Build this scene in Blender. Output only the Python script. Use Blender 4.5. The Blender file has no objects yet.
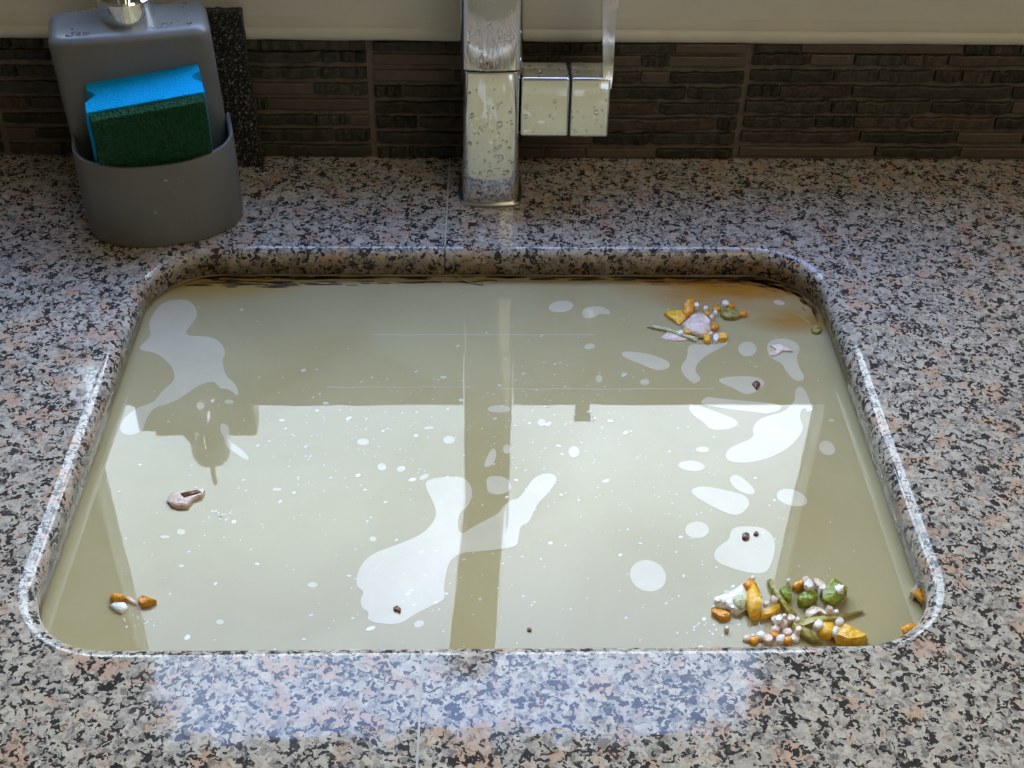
import bpy, bmesh, math, random
from mathutils import Vector, Matrix, noise
from mathutils.geometry import tessellate_polygon
rnd = random.Random(7)
S = bpy.context.scene
COL = S.collection

# ------------------------------------------------------------------ camera
def cam_axes(p, yw, r):
    f = Vector((math.sin(yw)*math.cos(p), math.cos(yw)*math.cos(p), -math.sin(p)))
    r0 = Vector((math.cos(yw), -math.sin(yw), 0)); u0 = r0.cross(f)
    return math.cos(r)*r0+math.sin(r)*u0, -math.sin(r)*r0+math.cos(r)*u0, f
R_, U_, F_ = cam_axes(math.radians(40.50564), math.radians(2.31784), math.radians(1.47826))
cd = bpy.data.cameras.new('camera'); cam = bpy.data.objects.new('camera', cd); COL.objects.link(cam)
cd.sensor_width = 36; cd.lens = 1337.816*36/1024; cd.clip_start = .01
M = Matrix((R_, U_, -F_)).transposed().to_4x4(); M.translation = (0, 0, .58)
cam.matrix_world = M
S.camera = cam

# ------------------------------------------------------------------ sky, daylight, exposure
S.view_settings.view_transform = 'Standard'; S.view_settings.look = 'None'
S.view_settings.gamma = 1; S.view_settings.use_curve_mapping = False
S.view_settings.exposure = 0.27
SKY = 11.0
W = bpy.data.worlds.new('sky'); S.world = W; W.use_nodes = True
nt = W.node_tree; N = nt.nodes; Lk = nt.links
bg = N['Background']; tc = N.new('ShaderNodeTexCoord'); mp = N.new('ShaderNodeMapping')
mp.inputs['Scale'].default_value = (1.6, 1.6, 2.6)
cl = N.new('ShaderNodeTexNoise'); cl.inputs['Scale'].default_value = 2.6; cl.inputs['Detail'].default_value = 5; cl.inputs['Roughness'].default_value = .45
cr = N.new('ShaderNodeValToRGB')
cr.color_ramp.elements[0].position = .36; cr.color_ramp.elements[0].color = (.58, .70, .82, 1)
cr.color_ramp.elements[1].position = .62; cr.color_ramp.elements[1].color = (.85, .97, 1.10, 1)
Lk.new(tc.outputs['Generated'], mp.inputs['Vector']); Lk.new(mp.outputs['Vector'], cl.inputs['Vector']); Lk.new(cl.outputs['Fac'], cr.inputs['Fac'])
sep = N.new('ShaderNodeSeparateXYZ'); Lk.new(tc.outputs['Generated'], sep.inputs[0])
er = N.new('ShaderNodeValToRGB')              # overcast near the horizon, bluer higher up, dull ground below
er.color_ramp.elements[0].position = .47; er.color_ramp.elements[0].color = (.10, .11, .09, 1)
er.color_ramp.elements[1].position = .52; er.color_ramp.elements[1].color = (.92, .96, 1, 1)
e = er.color_ramp.elements.new(.86); e.color = (1, 1, 1, 1)
e = er.color_ramp.elements.new(.915); e.color = (.34, .48, .88, 1)
ma = N.new('ShaderNodeMath'); ma.operation = 'MULTIPLY_ADD'; ma.inputs[1].default_value = .5; ma.inputs[2].default_value = .5
Lk.new(sep.outputs['Z'], ma.inputs[0]); Lk.new(ma.outputs[0], er.inputs['Fac'])
mx = N.new('ShaderNodeMix'); mx.data_type = 'RGBA'; mx.blend_type = 'MULTIPLY'; mx.inputs['Factor'].default_value = 1
Lk.new(cr.outputs['Color'], mx.inputs['A']); Lk.new(er.outputs['Color'], mx.inputs['B'])
Lk.new(mx.outputs['Result'], bg.inputs['Color']); bg.inputs['Strength'].default_value = SKY
# sampling portal in the window opening (gives no light of its own)
pl = bpy.data.lights.new('window_portal', 'AREA'); pl.shape = 'RECTANGLE'; pl.size = .73; pl.size_y = .65
pl.cycles.is_portal = True
po = bpy.data.objects.new('window_portal', pl); COL.objects.link(po)
po.location = (-.0165, 1.008, .541); po.rotation_euler = (math.radians(-90), 0, 0)
# unseen fill lamp added near the ceiling behind the viewer to brighten the room
FILL = 9.5
lp = bpy.data.lights.new('fill_light', 'AREA'); lp.shape = 'DISK'; lp.size = 1.5; lp.energy = FILL; lp.color = (1, .86, .64)
lo = bpy.data.objects.new('fill_light', lp); COL.objects.link(lo); lo.location = (1.05, -.55, 1.58)

# ------------------------------------------------------------------ helpers
def tag(o, label=None, cat=None, group=None, kind=None):
    for k, v in (('label', label), ('category', cat), ('group', group), ('kind', kind)):
        if v: o[k] = v
    return o
def link(name, me, mat=None, parent=None):
    o = bpy.data.objects.new(name, me); COL.objects.link(o)
    if mat and not me.materials: me.materials.append(mat)
    if parent: o.parent = parent
    return o
def obj(name, bm, mat=None, parent=None, smooth=False, angle=None):
    bmesh.ops.recalc_face_normals(bm, faces=bm.faces[:])
    me = bpy.data.meshes.new(name); bm.to_mesh(me); bm.free()
    if smooth or angle:
        for p in me.polygons: p.use_smooth = True
        if angle: me.set_sharp_from_angle(angle=math.radians(angle))
    return link(name, me, mat, parent)
def empty(name, loc=(0, 0, 0), rz=0, parent=None):
    o = bpy.data.objects.new(name, None); COL.objects.link(o); o.location = loc; o.rotation_euler = (0, 0, rz)
    o.empty_display_size = .02
    if parent: o.parent = parent
    return o
def box(bm, x0, x1, y0, y1, z0, z1, bevel=0, seg=2):
    r = bmesh.ops.create_cube(bm, size=1)
    vs = r['verts']
    for v in vs:
        v.co = Vector(((x0+x1)/2+v.co.x*(x1-x0), (y0+y1)/2+v.co.y*(y1-y0), (z0+z1)/2+v.co.z*(z1-z0)))
    if bevel:
        es = list({e for v in vs for e in v.link_edges})
        bmesh.ops.bevel(bm, geom=es, offset=bevel, segments=seg, affect='EDGES', profile=.5)
    return vs
def nb(*a, **k):
    bm = bmesh.new(); box(bm, *a, **k); return bm
def loft(bm, rings, closed=True, cap0=False, cap1=False):
    rows = [[bm.verts.new(p) for p in r] for r in rings]
    n = len(rows[0])
    for a, b in zip(rows, rows[1:]):
        for i in range(n if closed else n-1):
            j = (i+1) % n
            bm.faces.new((a[i], a[j], b[j], b[i]))
    if cap0: bm.faces.new(rows[0][::-1])
    if cap1: bm.faces.new(rows[-1])
    return rows
def lathe(bm, prof, n=32, c=(0, 0)):
    loft(bm, [[(c[0]+r*math.cos(2*math.pi*i/n), c[1]+r*math.sin(2*math.pi*i/n), z) for i in range(n)] for r, z in prof], True, True, True)
def rrect(hx, hy, r, n=6, bulge=0):
    pts = []
    for cx, cy, a0 in ((hx-r, hy-r, 0), (-hx+r, hy-r, 90), (-hx+r, -hy+r, 180), (hx-r, -hy+r, 270)):
        for i in range(n+1):
            a = math.radians(a0+90*i/n); pts.append((cx+r*math.cos(a), cy+r*math.sin(a)))
    if bulge:
        out = []
        for i, (x, y) in enumerate(pts):
            out.append((x, y)); x2, y2 = pts[(i+1) % len(pts)]
            if math.hypot(x2-x, y2-y) > r*1.2:
                for k in range(1, 8):
                    t = k/8; nx, ny = (y2-y), -(x2-x); l = math.hypot(nx, ny); b = bulge*4*t*(1-t)
                    out.append((x+(x2-x)*t+nx/l*b, y+(y2-y)*t+ny/l*b))
        pts = out
    return pts

# ------------------------------------------------------------------ materials
class Mat:
    def __init__(s, name, base=(.5, .5, .5), rough=.5, metal=0, ior=1.5, spec=.5):
        s.m = bpy.data.materials.new(name); s.m.use_nodes = True; s.nt = s.m.node_tree; s.N = s.nt.nodes
        s.b = s.N['Principled BSDF']; i = s.b.inputs
        i['Base Color'].default_value = (*base, 1); i['Roughness'].default_value = rough; i['Metallic'].default_value = metal
        i['IOR'].default_value = ior; i['Specular IOR Level'].default_value = spec
        s._co = None
    def lk(s, a, b): s.nt.links.new(a, b)
    def co(s, scale=(1, 1, 1), world=False):
        t = s.N.new('ShaderNodeTexCoord'); m = s.N.new('ShaderNodeMapping'); m.inputs['Scale'].default_value = scale
        if world:
            g = s.N.new('ShaderNodeNewGeometry'); s.lk(g.outputs['Position'], m.inputs['Vector'])
        else: s.lk(t.outputs['Object'], m.inputs['Vector'])
        return m.outputs['Vector']
    def noise(s, v, scale, detail=3, rough=.5, dist=0):
        n = s.N.new('ShaderNodeTexNoise'); n.inputs['Scale'].default_value = scale; n.inputs['Detail'].default_value = detail
        n.inputs['Roughness'].default_value = rough; n.inputs['Distortion'].default_value = dist; s.lk(v, n.inputs['Vector']); return n
    def voro(s, v, scale, rand=1):
        n = s.N.new('ShaderNodeTexVoronoi'); n.inputs['Scale'].default_value = scale; n.inputs['Randomness'].default_value = rand; s.lk(v, n.inputs['Vector']); return n
    def ramp(s, f, stops, const=False):
        r = s.N.new('ShaderNodeValToRGB'); cr = r.color_ramp
        if const: cr.interpolation = 'CONSTANT'
        while len(cr.elements) < len(stops): cr.elements.new(.5)
        for e, (p, c) in zip(cr.elements, stops):
            e.position = p; e.color = (*c, 1) if len(c) == 3 else c
        s.lk(f, r.inputs['Fac']); return r.outputs['Color']
    def mix(s, f, a, b, mode='MIX'):
        m = s.N.new('ShaderNodeMix'); m.data_type = 'RGBA'; m.blend_type = mode
        for k, v in (('Factor', f), ('A', a), ('B', b)):
            if isinstance(v, (int, float)): m.inputs[k].default_value = v
            elif isinstance(v, tuple): m.inputs[k].default_value = (*v, 1)
            else: s.lk(v, m.inputs[k])
        return m.outputs['Result']
    def math(s, op, a, b=0., clamp=False):
        m = s.N.new('ShaderNodeMath'); m.operation = op; m.use_clamp = clamp
        for k, v in ((0, a), (1, b)):
            if isinstance(v, (int, float)): m.inputs[k].default_value = v
            else: s.lk(v, m.inputs[k])
        return m.outputs[0]
    def color(s, c): s.lk(c, s.b.inputs['Base Color'])
    def bump(s, h, strength=.3, dist=.001):
        b = s.N.new('ShaderNodeBump'); b.inputs['Strength'].default_value = strength; b.inputs['Distance'].default_value = dist
        s.lk(h, b.inputs['Height']); s.lk(b.outputs['Normal'], s.b.inputs['Normal'])
def plain(name, base, rough=.5, metal=0, ior=1.5, var=.12, scale=60, bump=.1, spec=.5):
    m = Mat(name, base, rough, metal, ior, spec); v = m.co(); n = m.noise(v, scale, 4)
    m.color(m.ramp(n.outputs['Fac'], [(.3, tuple(c*(1-var) for c in base)), (.7, tuple(min(1, c*(1+var)) for c in base))]))
    if bump: m.bump(n.outputs['Fac'], bump, .001)
    return m.m

def granite():
    g = Mat('speckled_granite', (.4, .4, .4), .16, ior=1.5, spec=.35)
    v0 = g.co()
    dn = g.noise(v0, 190, 3); dm = g.N.new('ShaderNodeVectorMath'); dm.operation = 'MULTIPLY_ADD'
    g.lk(dn.outputs['Color'], dm.inputs[0]); dm.inputs[1].default_value = (.012, .012, .012); g.lk(v0, dm.inputs[2])
    v = dm.outputs['Vector']
    A = g.voro(v, 210); ca = g.N.new('ShaderNodeSeparateColor'); g.lk(A.outputs['Color'], ca.inputs[0])
    base = g.ramp(ca.outputs[0], [(0, (.44, .45, .46)), (.24, (.60, .60, .59)), (.46, (.25, .25, .27)), (.60, (.52, .51, .49)), (.85, (.56, .43, .36)), (.93, (.36, .34, .33))], True)
    A2 = g.voro(v, 430); ca2 = g.N.new('ShaderNodeSeparateColor'); g.lk(A2.outputs['Color'], ca2.inputs[0])
    base2 = g.ramp(ca2.outputs[0], [(0, (.42, .43, .45)), (.3, (.64, .63, .62)), (.62, (.24, .24, .25)), (.78, (.55, .53, .51))], True)
    base = g.mix(.42, base, base2)
    P = g.voro(v, 85); cp = g.N.new('ShaderNodeSeparateColor'); g.lk(P.outputs['Color'], cp.inputs[0])
    pe = g.math('LESS_THAN', cp.outputs[0], .15)
    base = g.mix(g.math('MULTIPLY', pe, .65), base, (.56, .40, .325))
    B = g.voro(v, 390); cb = g.N.new('ShaderNodeSeparateColor'); g.lk(B.outputs['Color'], cb.inputs[0])
    cn = g.noise(v0, 75, 2)
    thr = g.math('MULTIPLY_ADD', cn.outputs['Fac'], 1.25); thr.node.inputs[2].default_value = -.355
    dk = g.math('LESS_THAN', cb.outputs[0], thr)
    base = g.mix(g.math('MULTIPLY', dk, .95), base, (.022, .023, .030))
    C = g.voro(v, 400); cc = g.N.new('ShaderNodeSeparateColor'); g.lk(C.outputs['Color'], cc.inputs[0])
    base = g.mix(g.math('MULTIPLY', g.math('LESS_THAN', cc.outputs[0], .16), .55), base, (.10, .10, .11))
    sm = g.noise(v0, 300, 3); base = g.mix(.35, base, g.ramp(sm.outputs['Fac'], [(.3, (.55, .55, .55)), (.7, (1, 1, 1))]), 'MULTIPLY')
    base = g.mix(1.0, base, (.96, .87, .76), 'MULTIPLY')
    sx = g.N.new('ShaderNodeSeparateXYZ'); g.lk(v0, sx.inputs[0])      # brown scale plus painted-in shade on the wetted inner edge
    scale_shade = g.math('MULTIPLY', g.math('MULTIPLY', g.math('ADD', sx.outputs[2], .004), -110.0, True), g.ramp(g.noise(v0, 60, 4).outputs['Fac'], [(.25, (.45,)*3), (.6, (1,)*3)]))
    base = g.mix(scale_shade, base, g.mix(1.0, base, (.46, .38, .27), 'MULTIPLY'))
    g.color(base)
    rn = g.noise(v0, 35, 3)
    g.lk(g.ramp(rn.outputs['Fac'], [(.35, (.03,)*3), (.7, (.10,)*3)]), g.b.inputs['Roughness'])
    wn = g.noise(v0, 22, 2); g.bump(wn.outputs['Fac'], .16, .002)
    return g.m
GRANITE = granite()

def murky():
    w = Mat('murky_water', (.3, .27, .15), .015, ior=1.37)
    v = w.co(); n = w.noise(v, 9, 5, .55, .6)
    c = w.ramp(n.outputs['Fac'], [(.3, (.382, .322, .168)), (.7, (.432, .380, .222))])
    # rust and fat stains drifting in the back corners, mottled by their own edges
    sx = w.N.new('ShaderNodeSeparateXYZ'); w.lk(v, sx.inputs[0])
    dn = w.noise(w.co((1, 2.2, 1)), 26, 5, .6)
    for cx, cy, rad, colr in ((.205, .825, .105, (.38, .17, .025)), (-.19, .825, .07, (.40, .26, .06)), (.245, .78, .05, (.36, .2, .05))):
        dx = w.math('SUBTRACT', sx.outputs[0], cx); dy = w.math('MULTIPLY', w.math('SUBTRACT', sx.outputs[1], cy), 2.6)
        d = w.math('SQRT', w.math('ADD', w.math('MULTIPLY', dx, dx), w.math('MULTIPLY', dy, dy)))
        k = w.math('SUBTRACT', 1.0, w.math('DIVIDE', d, rad), True)
        k = w.math('MULTIPLY', k, w.math('MULTIPLY', dn.outputs['Fac'], 2.7), True)
        c = w.mix(k, c, colr)
    w.color(c)
    b = w.noise(w.co((1, 1, 1)), 55, 2); w.bump(b.outputs['Fac'], .02, .001)
    return w.m
WATER = murky()
FILM = plain('grease_film', (.555, .50, .37), .03, ior=1.45, var=.05, scale=40, bump=.01)
SPECK = plain('pale_scum', (.60, .58, .50), .06, ior=1.6, var=.1)
CHROME = Mat('chrome', (.80, .80, .79), .035, 1)
_v = CHROME.co((6, 6, 1)); _n = CHROME.noise(_v, 60, 3); CHROME.bump(_n.outputs['Fac'], .012, .001)
_r = CHROME.ramp(CHROME.noise(CHROME.co(), 45, 4).outputs['Fac'], [(.4, (.02,)*3), (.75, (.10,)*3)]); CHROME.lk(_r, CHROME.b.inputs['Roughness'])
CHROME = CHROME.m
DARKGAP = plain('dark_seal', (.02, .02, .02), .6)
STEEL = plain('brushed_steel', (.55, .54, .52), .3, 1)
CERAMIC = plain('grey_stoneware', (.145, .145, .134), .38, var=.06, scale=30, bump=.03)
def foam(name, a, b, sc, bs):
    m = Mat(name, a, .95, spec=.1); v = m.co(); n = m.voro(v, sc); k = m.noise(v, sc*.5, 4, .7)
    m.color(m.mix(k.outputs['Fac'], a, b)); h = m.math('ADD', n.outputs['Distance'], k.outputs['Fac']); m.bump(h, bs, .0015); return m.m
BLUEFOAM = foam('blue_foam', (.0, .30, .66), (.01, .46, .88), 900, .5)
SCOUR = foam('green_scouring_fibre', (.004, .028, .014), (.03, .11, .05), 520, 1)
def scrub():
    m = Mat('black_scouring_mesh', (.03, .03, .03), .7); v = m.co(); n = m.noise(v, 520, 3, .7); 
    m.color(m.ramp(n.outputs['Fac'], [(.42, (.006, .006, .006)), (.56, (.03, .03, .03)), (.66, (.42, .40, .38))])); m.bump(n.outputs['Fac'], 1, .003); return m.m
SCRUB = scrub()
def slate(name, a, b, rough, bs):
    m = Mat(name, a, rough, spec=.3); v = m.co(world=True); oi = m.N.new('ShaderNodeObjectInfo')
    n = m.noise(v, 190, 5, .65); f = m.math('ADD', m.math('MULTIPLY', n.outputs['Fac'], .9), m.math('MULTIPLY', oi.outputs['Random'], .25))
    m.color(m.ramp(f, [(.35, a), (.8, b)])); m.bump(n.outputs['Fac'], bs, .002); return m.m
TILES = [slate('dark_slate', (.018, .017, .011), (.066, .060, .042), .45, .8), slate('green_slate', (.020, .020, .011), (.070, .064, .040), .45, .8),
         slate('brown_slate', (.028, .020, .014), (.10, .072, .05), .5, .7), slate('smooth_brown_stone', (.085, .062, .045), (.125, .094, .068), .5, .1)]
GROUT = plain('brown_grout', (.15, .122, .095), .85, var=.2, scale=120, bump=.3)
PAINT = plain('cream_paint', (.66, .63, .53), .55, var=.04, scale=20, bump=.02)
LEDGE = plain('satin_ledge_paint', (.60, .565, .46), .45, var=.05, scale=25, bump=.02)
FRAME = plain('window_frame_paint', (.34, .32, .27), .4, var=.05)
CEILM = plain('white_ceiling_paint', (.8, .79, .75), .7, var=.02)
FLOORM = plain('floor_tile', (.35, .31, .26), .4, var=.1, scale=8)
SEAL = plain('stained_sealant', (.30, .26, .19), .4, var=.25, scale=70)
GRIME = plain('dark_brown_grime', (.055, .034, .018), .45, var=.5, scale=220, bump=.3)
GRIMEY = plain('rusty_grime', (.24, .10, .02), .45, var=.4, scale=200, bump=.3)
JOINT = plain('pale_joint_filler', (.45, .44, .42), .6)
gl = Mat('window_glass'); _nt = gl.nt
for nme in ('Principled BSDF',): gl.N.remove(gl.N[nme])
_t = gl.N.new('ShaderNodeBsdfTransparent'); _g = gl.N.new('ShaderNodeBsdfGlossy'); _g.inputs['Roughness'].default_value = .01
_f = gl.N.new('ShaderNodeFresnel'); _f.inputs['IOR'].default_value = 1.45; _mx = gl.N.new('ShaderNodeMixShader')
_gm = gl.N.new('ShaderNodeNewGeometry'); gl.lk(gl.math('MULTIPLY', _f.outputs[0], gl.math('SUBTRACT', 1.0, _gm.outputs['Backfacing'])), _mx.inputs[0]); gl.lk(_t.outputs[0], _mx.inputs[1]); gl.lk(_g.outputs[0], _mx.inputs[2]); gl.lk(_mx.outputs[0], gl.N['Material Output'].inputs['Surface'])
GLASS = gl.m
def drop():
    m = Mat('water_drop', (1, 1, 1), .0, ior=1.33); m.b.inputs['Transmission Weight'].default_value = 1; return m.m
DROP = drop()
def food(name, a, b, rough=.25, sss=0):
    m = Mat(name, a, .12, ior=1.45); v = m.co(world=True); n = m.noise(v, 330, 3, .6)
    m.color(m.ramp(n.outputs['Fac'], [(.35, a), (.68, b)])); m.bump(n.outputs['Fac'], .5, .002); return m.m
FOODM = dict(orange=food('orange_pepper_flesh', (.62, .20, .010), (.90, .46, .05)), yellow=food('golden_pepper_flesh', (.78, .38, .010), (.95, .62, .09)),
    pink=food('cooked_onion', (.68, .47, .37), (.90, .80, .72)), white=food('white_onion', (.80, .77, .72), (.92, .91, .88)),
    palegreen=food('pale_green_onion', (.42, .45, .20), (.68, .68, .48)), olive=food('olive_green_skin', (.20, .17, .03), (.45, .38, .10)),
    green=food('green_pepper_flesh', (.13, .19, .008), (.36, .40, .04)), stem=food('yellow_green_stem', (.30, .25, .04), (.48, .42, .14)), brown=food('brown_crumb', (.09, .035, .015), (.25, .12, .06)))

# ------------------------------------------------------------------ room
ZL, ZH, XL, XR, YF, YB = -.9, 1.6, -1.7, 1.7, -2.0, .967
def struct(name, bm, mat, parent=None, **k):
    o = obj(name, bm, mat, parent, **k)
    if not parent: o['kind'] = 'structure'
    return o
WX0, WX1, WZ0, WZ1 = -.377, .344, .2225, .860          # clear glass opening
bm = bmesh.new()
box(bm, XL, XR, .974, 1.012, ZL, .106); box(bm, XL, XR, YB, 1.012, .106, WZ0-.02)
box(bm, XL, XR, YB, 1.012, WZ1+.05, ZH); box(bm, XL, WX0-.06, YB, 1.012, WZ0-.02, WZ1+.05); box(bm, WX1+.072, XR, YB, 1.012, WZ0-.02, WZ1+.05)
struct('wall_back', bm, PAINT)
struct('wall_left', nb(XL-.1, XL, YF-.1, 1.2, ZL, ZH), PAINT); struct('wall_right', nb(XR, XR+.1, YF-.1, 1.2, ZL, ZH), PAINT)
struct('wall_front', nb(XL, XR, YF-.1, YF, ZL, ZH), PAINT)
struct('floor', nb(XL-.1, XR+.1, YF-.1, 1.2, ZL-.1, ZL), FLOORM); struct('ceiling', nb(XL-.1, XR+.1, YF-.1, 1.2, ZH, ZH+.1), CEILM)

win = empty('window_1', (-.0165, .967, WZ0)); win['kind'] = 'structure'
def at(o, p): o.matrix_parent_inverse = p.matrix_world.inverted(); return o
bpy.context.view_layer.update()
bm = bmesh.new()
box(bm, WX0-.06, WX1+.072, 0.9635, 1.003, WZ0-.022, WZ0, .002); box(bm, WX0-.06, WX1+.072, 0.9635, 1.003, WZ1, WZ1+.05, .002)
box(bm, WX0-.06, WX0, 0.9635, 1.003, WZ0, WZ1, .002); box(bm, WX1, WX1+.072, 0.9635, 1.003, WZ0, WZ1, .002)
at(obj('window_frame', bm, FRAME, win), win)
at(obj('pane', nb(WX0-.002, WX1+.002, 0.994, 0.998, WZ0-.002, WZ1+.002), GLASS, win), win)

# painted bead where the wall meets the tiles
prof = [(.9672, .126), (.9665, .1215), (.9655, .1185)]
prof += [(.9690-.0062*math.sin(math.radians(a)), .1105+.0062*math.cos(math.radians(a))) for a in range(30, 136, 15)]
prof += [(.970, .1035), (.9738, .1035), (.9738, .1062), (.9672, .1062)]
bm = bmesh.new(); xs = [XL+.001+(XR-XL-.002)*i/170 for i in range(171)]
rings = []
for x in xs:
    w = .0009*noise.noise((x*22, 3.1, 0))+.0006*noise.noise((x*70, 1.1, 0)); rings.append([(x, y, z+(w if z < .1062 and y < .9685 else 0)) for y, z in prof])
loft(bm, rings, True, True, True); struct('trim_1', bm, LEDGE, angle=50)

# ------------------------------------------------------------------ tiled splashback
splash = struct('backsplash', nb(XL+.02, XR-.02, .9690, .974, -.0005, .1055), GROUT)
bpy.context.view_layer.update()
ROWH, ROWP = .0094, .0139
tmesh = []
for k in range(10):                        # ten split-stone strips, reused at many lengths
    bm = bmesh.new(); nx = 12 if k < 6 else 6
    rings = []; r2 = random.Random(k)
    for i in range(nx+1):
        x = -.5+i/nx; j = 0 if k >= 6 else 1
        zt = .5+j*r2.uniform(-.09, .05); zb = -.5+j*r2.uniform(-.05, .09); d = j*r2.uniform(-.12, .12)
        if i in (0, nx): d += .1
        rings.append([(x, .5, zb), (x, -.42+d, zb), (x, -.5+d, zb+.12), (x, -.5+d*1.4, zt-.12), (x, -.42+d, zt), (x, .5, zt)])
    loft(bm, rings, True, True, True); bmesh.ops.recalc_face_normals(bm, faces=bm.faces[:])
    me = bpy.data.meshes.new('tile'); bm.to_mesh(me); bm.free(); me.materials.append(TILES[0]); tmesh.append(me)
ntile = 0
for sx0 in (-.679, -.379, -.079, .221, .521):
    off = rnd.uniform(-.0012, .0012) if sx0 != -.079 else -.003
    for r in range(8):
        zc = .0085+r*ROWP+off; hh = ROWH*rnd.uniform(.92, 1.12)
        if r == 7: zc = .1012+off*.3; hh = .0078
        x = sx0+.0025
        while x < sx0+.297:
            ln = rnd.choice((.022, .034, .05, .07, .09, .12))*rnd.uniform(.85, 1.15)
            if sx0+.297-(x+ln) < .015: ln = sx0+.297-x
            mi = rnd.choices((0, 1, 2, 3), (4, 2.4, 3, 2.2))[0]
            if sx0 < -.07 and mi == 2 and rnd.random() < .5: mi = 0
            me = tmesh[rnd.randrange(6) if mi < 3 else 6+rnd.randrange(4)]
            t = link('tile', me, None, splash); t.matrix_parent_inverse = splash.matrix_world.inverted()
            dp = rnd.uniform(.0085, .0105) if mi < 3 else rnd.uniform(.008, .009)
            t.location = (x+ln/2, .970, zc); t.scale = (ln, dp, hh)
            t.material_slots[0].link = 'OBJECT'; t.material_slots[0].material = TILES[mi]
            x += ln+.0018; ntile += 1

# ------------------------------------------------------------------ granite worktop in two slabs around the sink cut-out
HX0, HX1, HY0, HY1, HR, BR, TH = -.2425, .2615, .4625, .8315, .050, .009, .022
SEAM = -.0185; CX0, CX1, CY0, CY1 = XL+.001, XR-.001, .345, .9735
def seam_dx(y): return -.0085*(.9-y)/.515     # the slab joint runs slightly askew
def hole(off, z, side, n=14):
    """points of the cut-out edge, left (-1) or right (+1) of the seam, from front to back"""
    r = HR+off; x0, x1, y0, y1 = HX0-off, HX1+off, HY0-off, HY1+off
    P = []
    if side < 0:
        xs = SEAM-.0004
        for i in range(13): P.append((xs+(x0+r-xs)*i/12, y0))
        for i in range(1, n+1): a = math.radians(270-90*i/n); P.append((x0+r+r*math.cos(a), y0+r+r*math.sin(a)))
        for i in range(1, 13): P.append((x0, y0+r+(y1-y0-2*r)*i/12))
        for i in range(1, n+1): a = math.radians(180-90*i/n); P.append((x0+r+r*math.cos(a), y1-r+r*math.sin(a)))
        for i in range(1, 13): P.append((x0+r+(xs-x0-r)*i/12, y1))
    else:
        xs = SEAM+.0004
        for i in range(13): P.append((xs+(x1-r-xs)*i/12, y0))
        for i in range(1, n+1): a = math.radians(-90+90*i/n); P.append((x1-r+r*math.cos(a), y0+r+r*math.sin(a)))
        for i in range(1, 13): P.append((x1, y0+r+(y1-y0-2*r)*i/12))
        for i in range(1, n+1): a = math.radians(90*i/n); P.append((x1-r+r*math.cos(a), y1-r+r*math.sin(a)))
        for i in range(1, 13): P.append((x1-r+(xs-x1+r)*i/12, y1))
    out = []
    for x, y in P:
        t = (y-HY0)/(HY1-HY0); f = (x-SEAM)/((HX0 if x < SEAM else HX1)-SEAM)
        out.append(Vector((x+f*(-.0045+.0105*t if x < SEAM else .003-.005*t)+seam_dx(y)*max(0, 1-abs(f)), y, z)))
    return out
top = empty('countertop', (0, .345, -TH)); tag(top, 'speckled grey, black and peach granite worktop with a sink cut out', 'countertop')
bpy.context.view_layer.update()
for side in (-1, 1):
    bm = bmesh.new()
    rings = [hole(BR, 0, side)]
    for a in (18, 36, 54, 72, 90):
        rings.append(hole(BR-BR*math.sin(math.radians(a)), -BR+BR*math.cos(math.radians(a)), side))
    rings += [hole(0, -TH+.0015, side), hole(.0015, -TH, side)]
    rows = loft(bm, rings, False)
    for fc in bm.faces: fc.smooth = True
    xs = SEAM+.0004*side; xe = CX0 if side < 0 else CX1
    for ri, z in ((0, 0), (-1, -TH)):
        outer = [bm.verts.new(p) for p in ((xs+seam_dx(CY1), CY1, z), (xe, CY1, z), (xe, CY0, z), (xs+seam_dx(CY0), CY0, z))]
        poly = rows[ri]+outer
        for t in tessellate_polygon([[v.co for v in poly]]):
            try: bm.faces.new([poly[i] for i in t])
            except ValueError: pass
        if ri == 0: o0 = outer
        else:
            for i in range(3): bm.faces.new((o0[i], o0[i+1], outer[i+1], outer[i]))
    bmesh.ops.recalc_face_normals(bm, faces=bm.faces[:])
    me = bpy.data.meshes.new('slab'); bm.to_mesh(me); bm.free()
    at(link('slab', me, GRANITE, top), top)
for ya, yb in ((CY0+.0005, HY0-BR*.9), (HY1+BR*.9, CY1-.002)):
    bm = bmesh.new(); loft(bm, [[(SEAM+seam_dx(y)+dx, y, z) for dx, z in ((-.0006, -TH), (.0006, -TH), (.0006, .00012), (-.0006, .00012))] for y in (ya, yb)], True, True, True)
    at(obj('joint_strip', bm, JOINT, top), top)

# ------------------------------------------------------------------ sink bowl, sealant, grime
ZW = -.0245
def ring_pts(off, z):
    a = hole(off, z, -1); b = hole(off, z, 1); return a+b[::-1]
sink = empty('sink', (.01, .645, -.19)); tag(sink, 'steel sink bowl under the granite cut-out, filled to the brim', 'sink'); bpy.context.view_layer.update()
bm = bmesh.new()
loft(bm, [ring_pts(.03, -TH-.0002), ring_pts(.004, -TH-.0002), ring_pts(.003, -.03), ring_pts(-.006, -.165), ring_pts(-.02, -.185), ring_pts(-.032, -.19)], True, False, True)
at(obj('bowl', bm, STEEL, sink, angle=40), sink)
def tube(bm, pts, r, n=6, closed=False):
    rings = []
    for i, p in enumerate(pts):
        a = pts[i-1] if (i > 0 or closed) else p; b = pts[(i+1) % len(pts)] if (i < len(pts)-1 or closed) else p
        t = (b-a).normalized() if (b-a).length > 1e-9 else Vector((1, 0, 0)); u = Vector((0, 0, 1)); s = t.cross(u).normalized(); u = s.cross(t)
        rr = r(i) if callable(r) else r
        rings.append([p+(s*math.cos(2*math.pi*k/n)+u*math.sin(2*math.pi*k/n))*rr for k in range(n)])
    if closed: rings.append(rings[0])
    loft(bm, rings, True, not closed, not closed)
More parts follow.
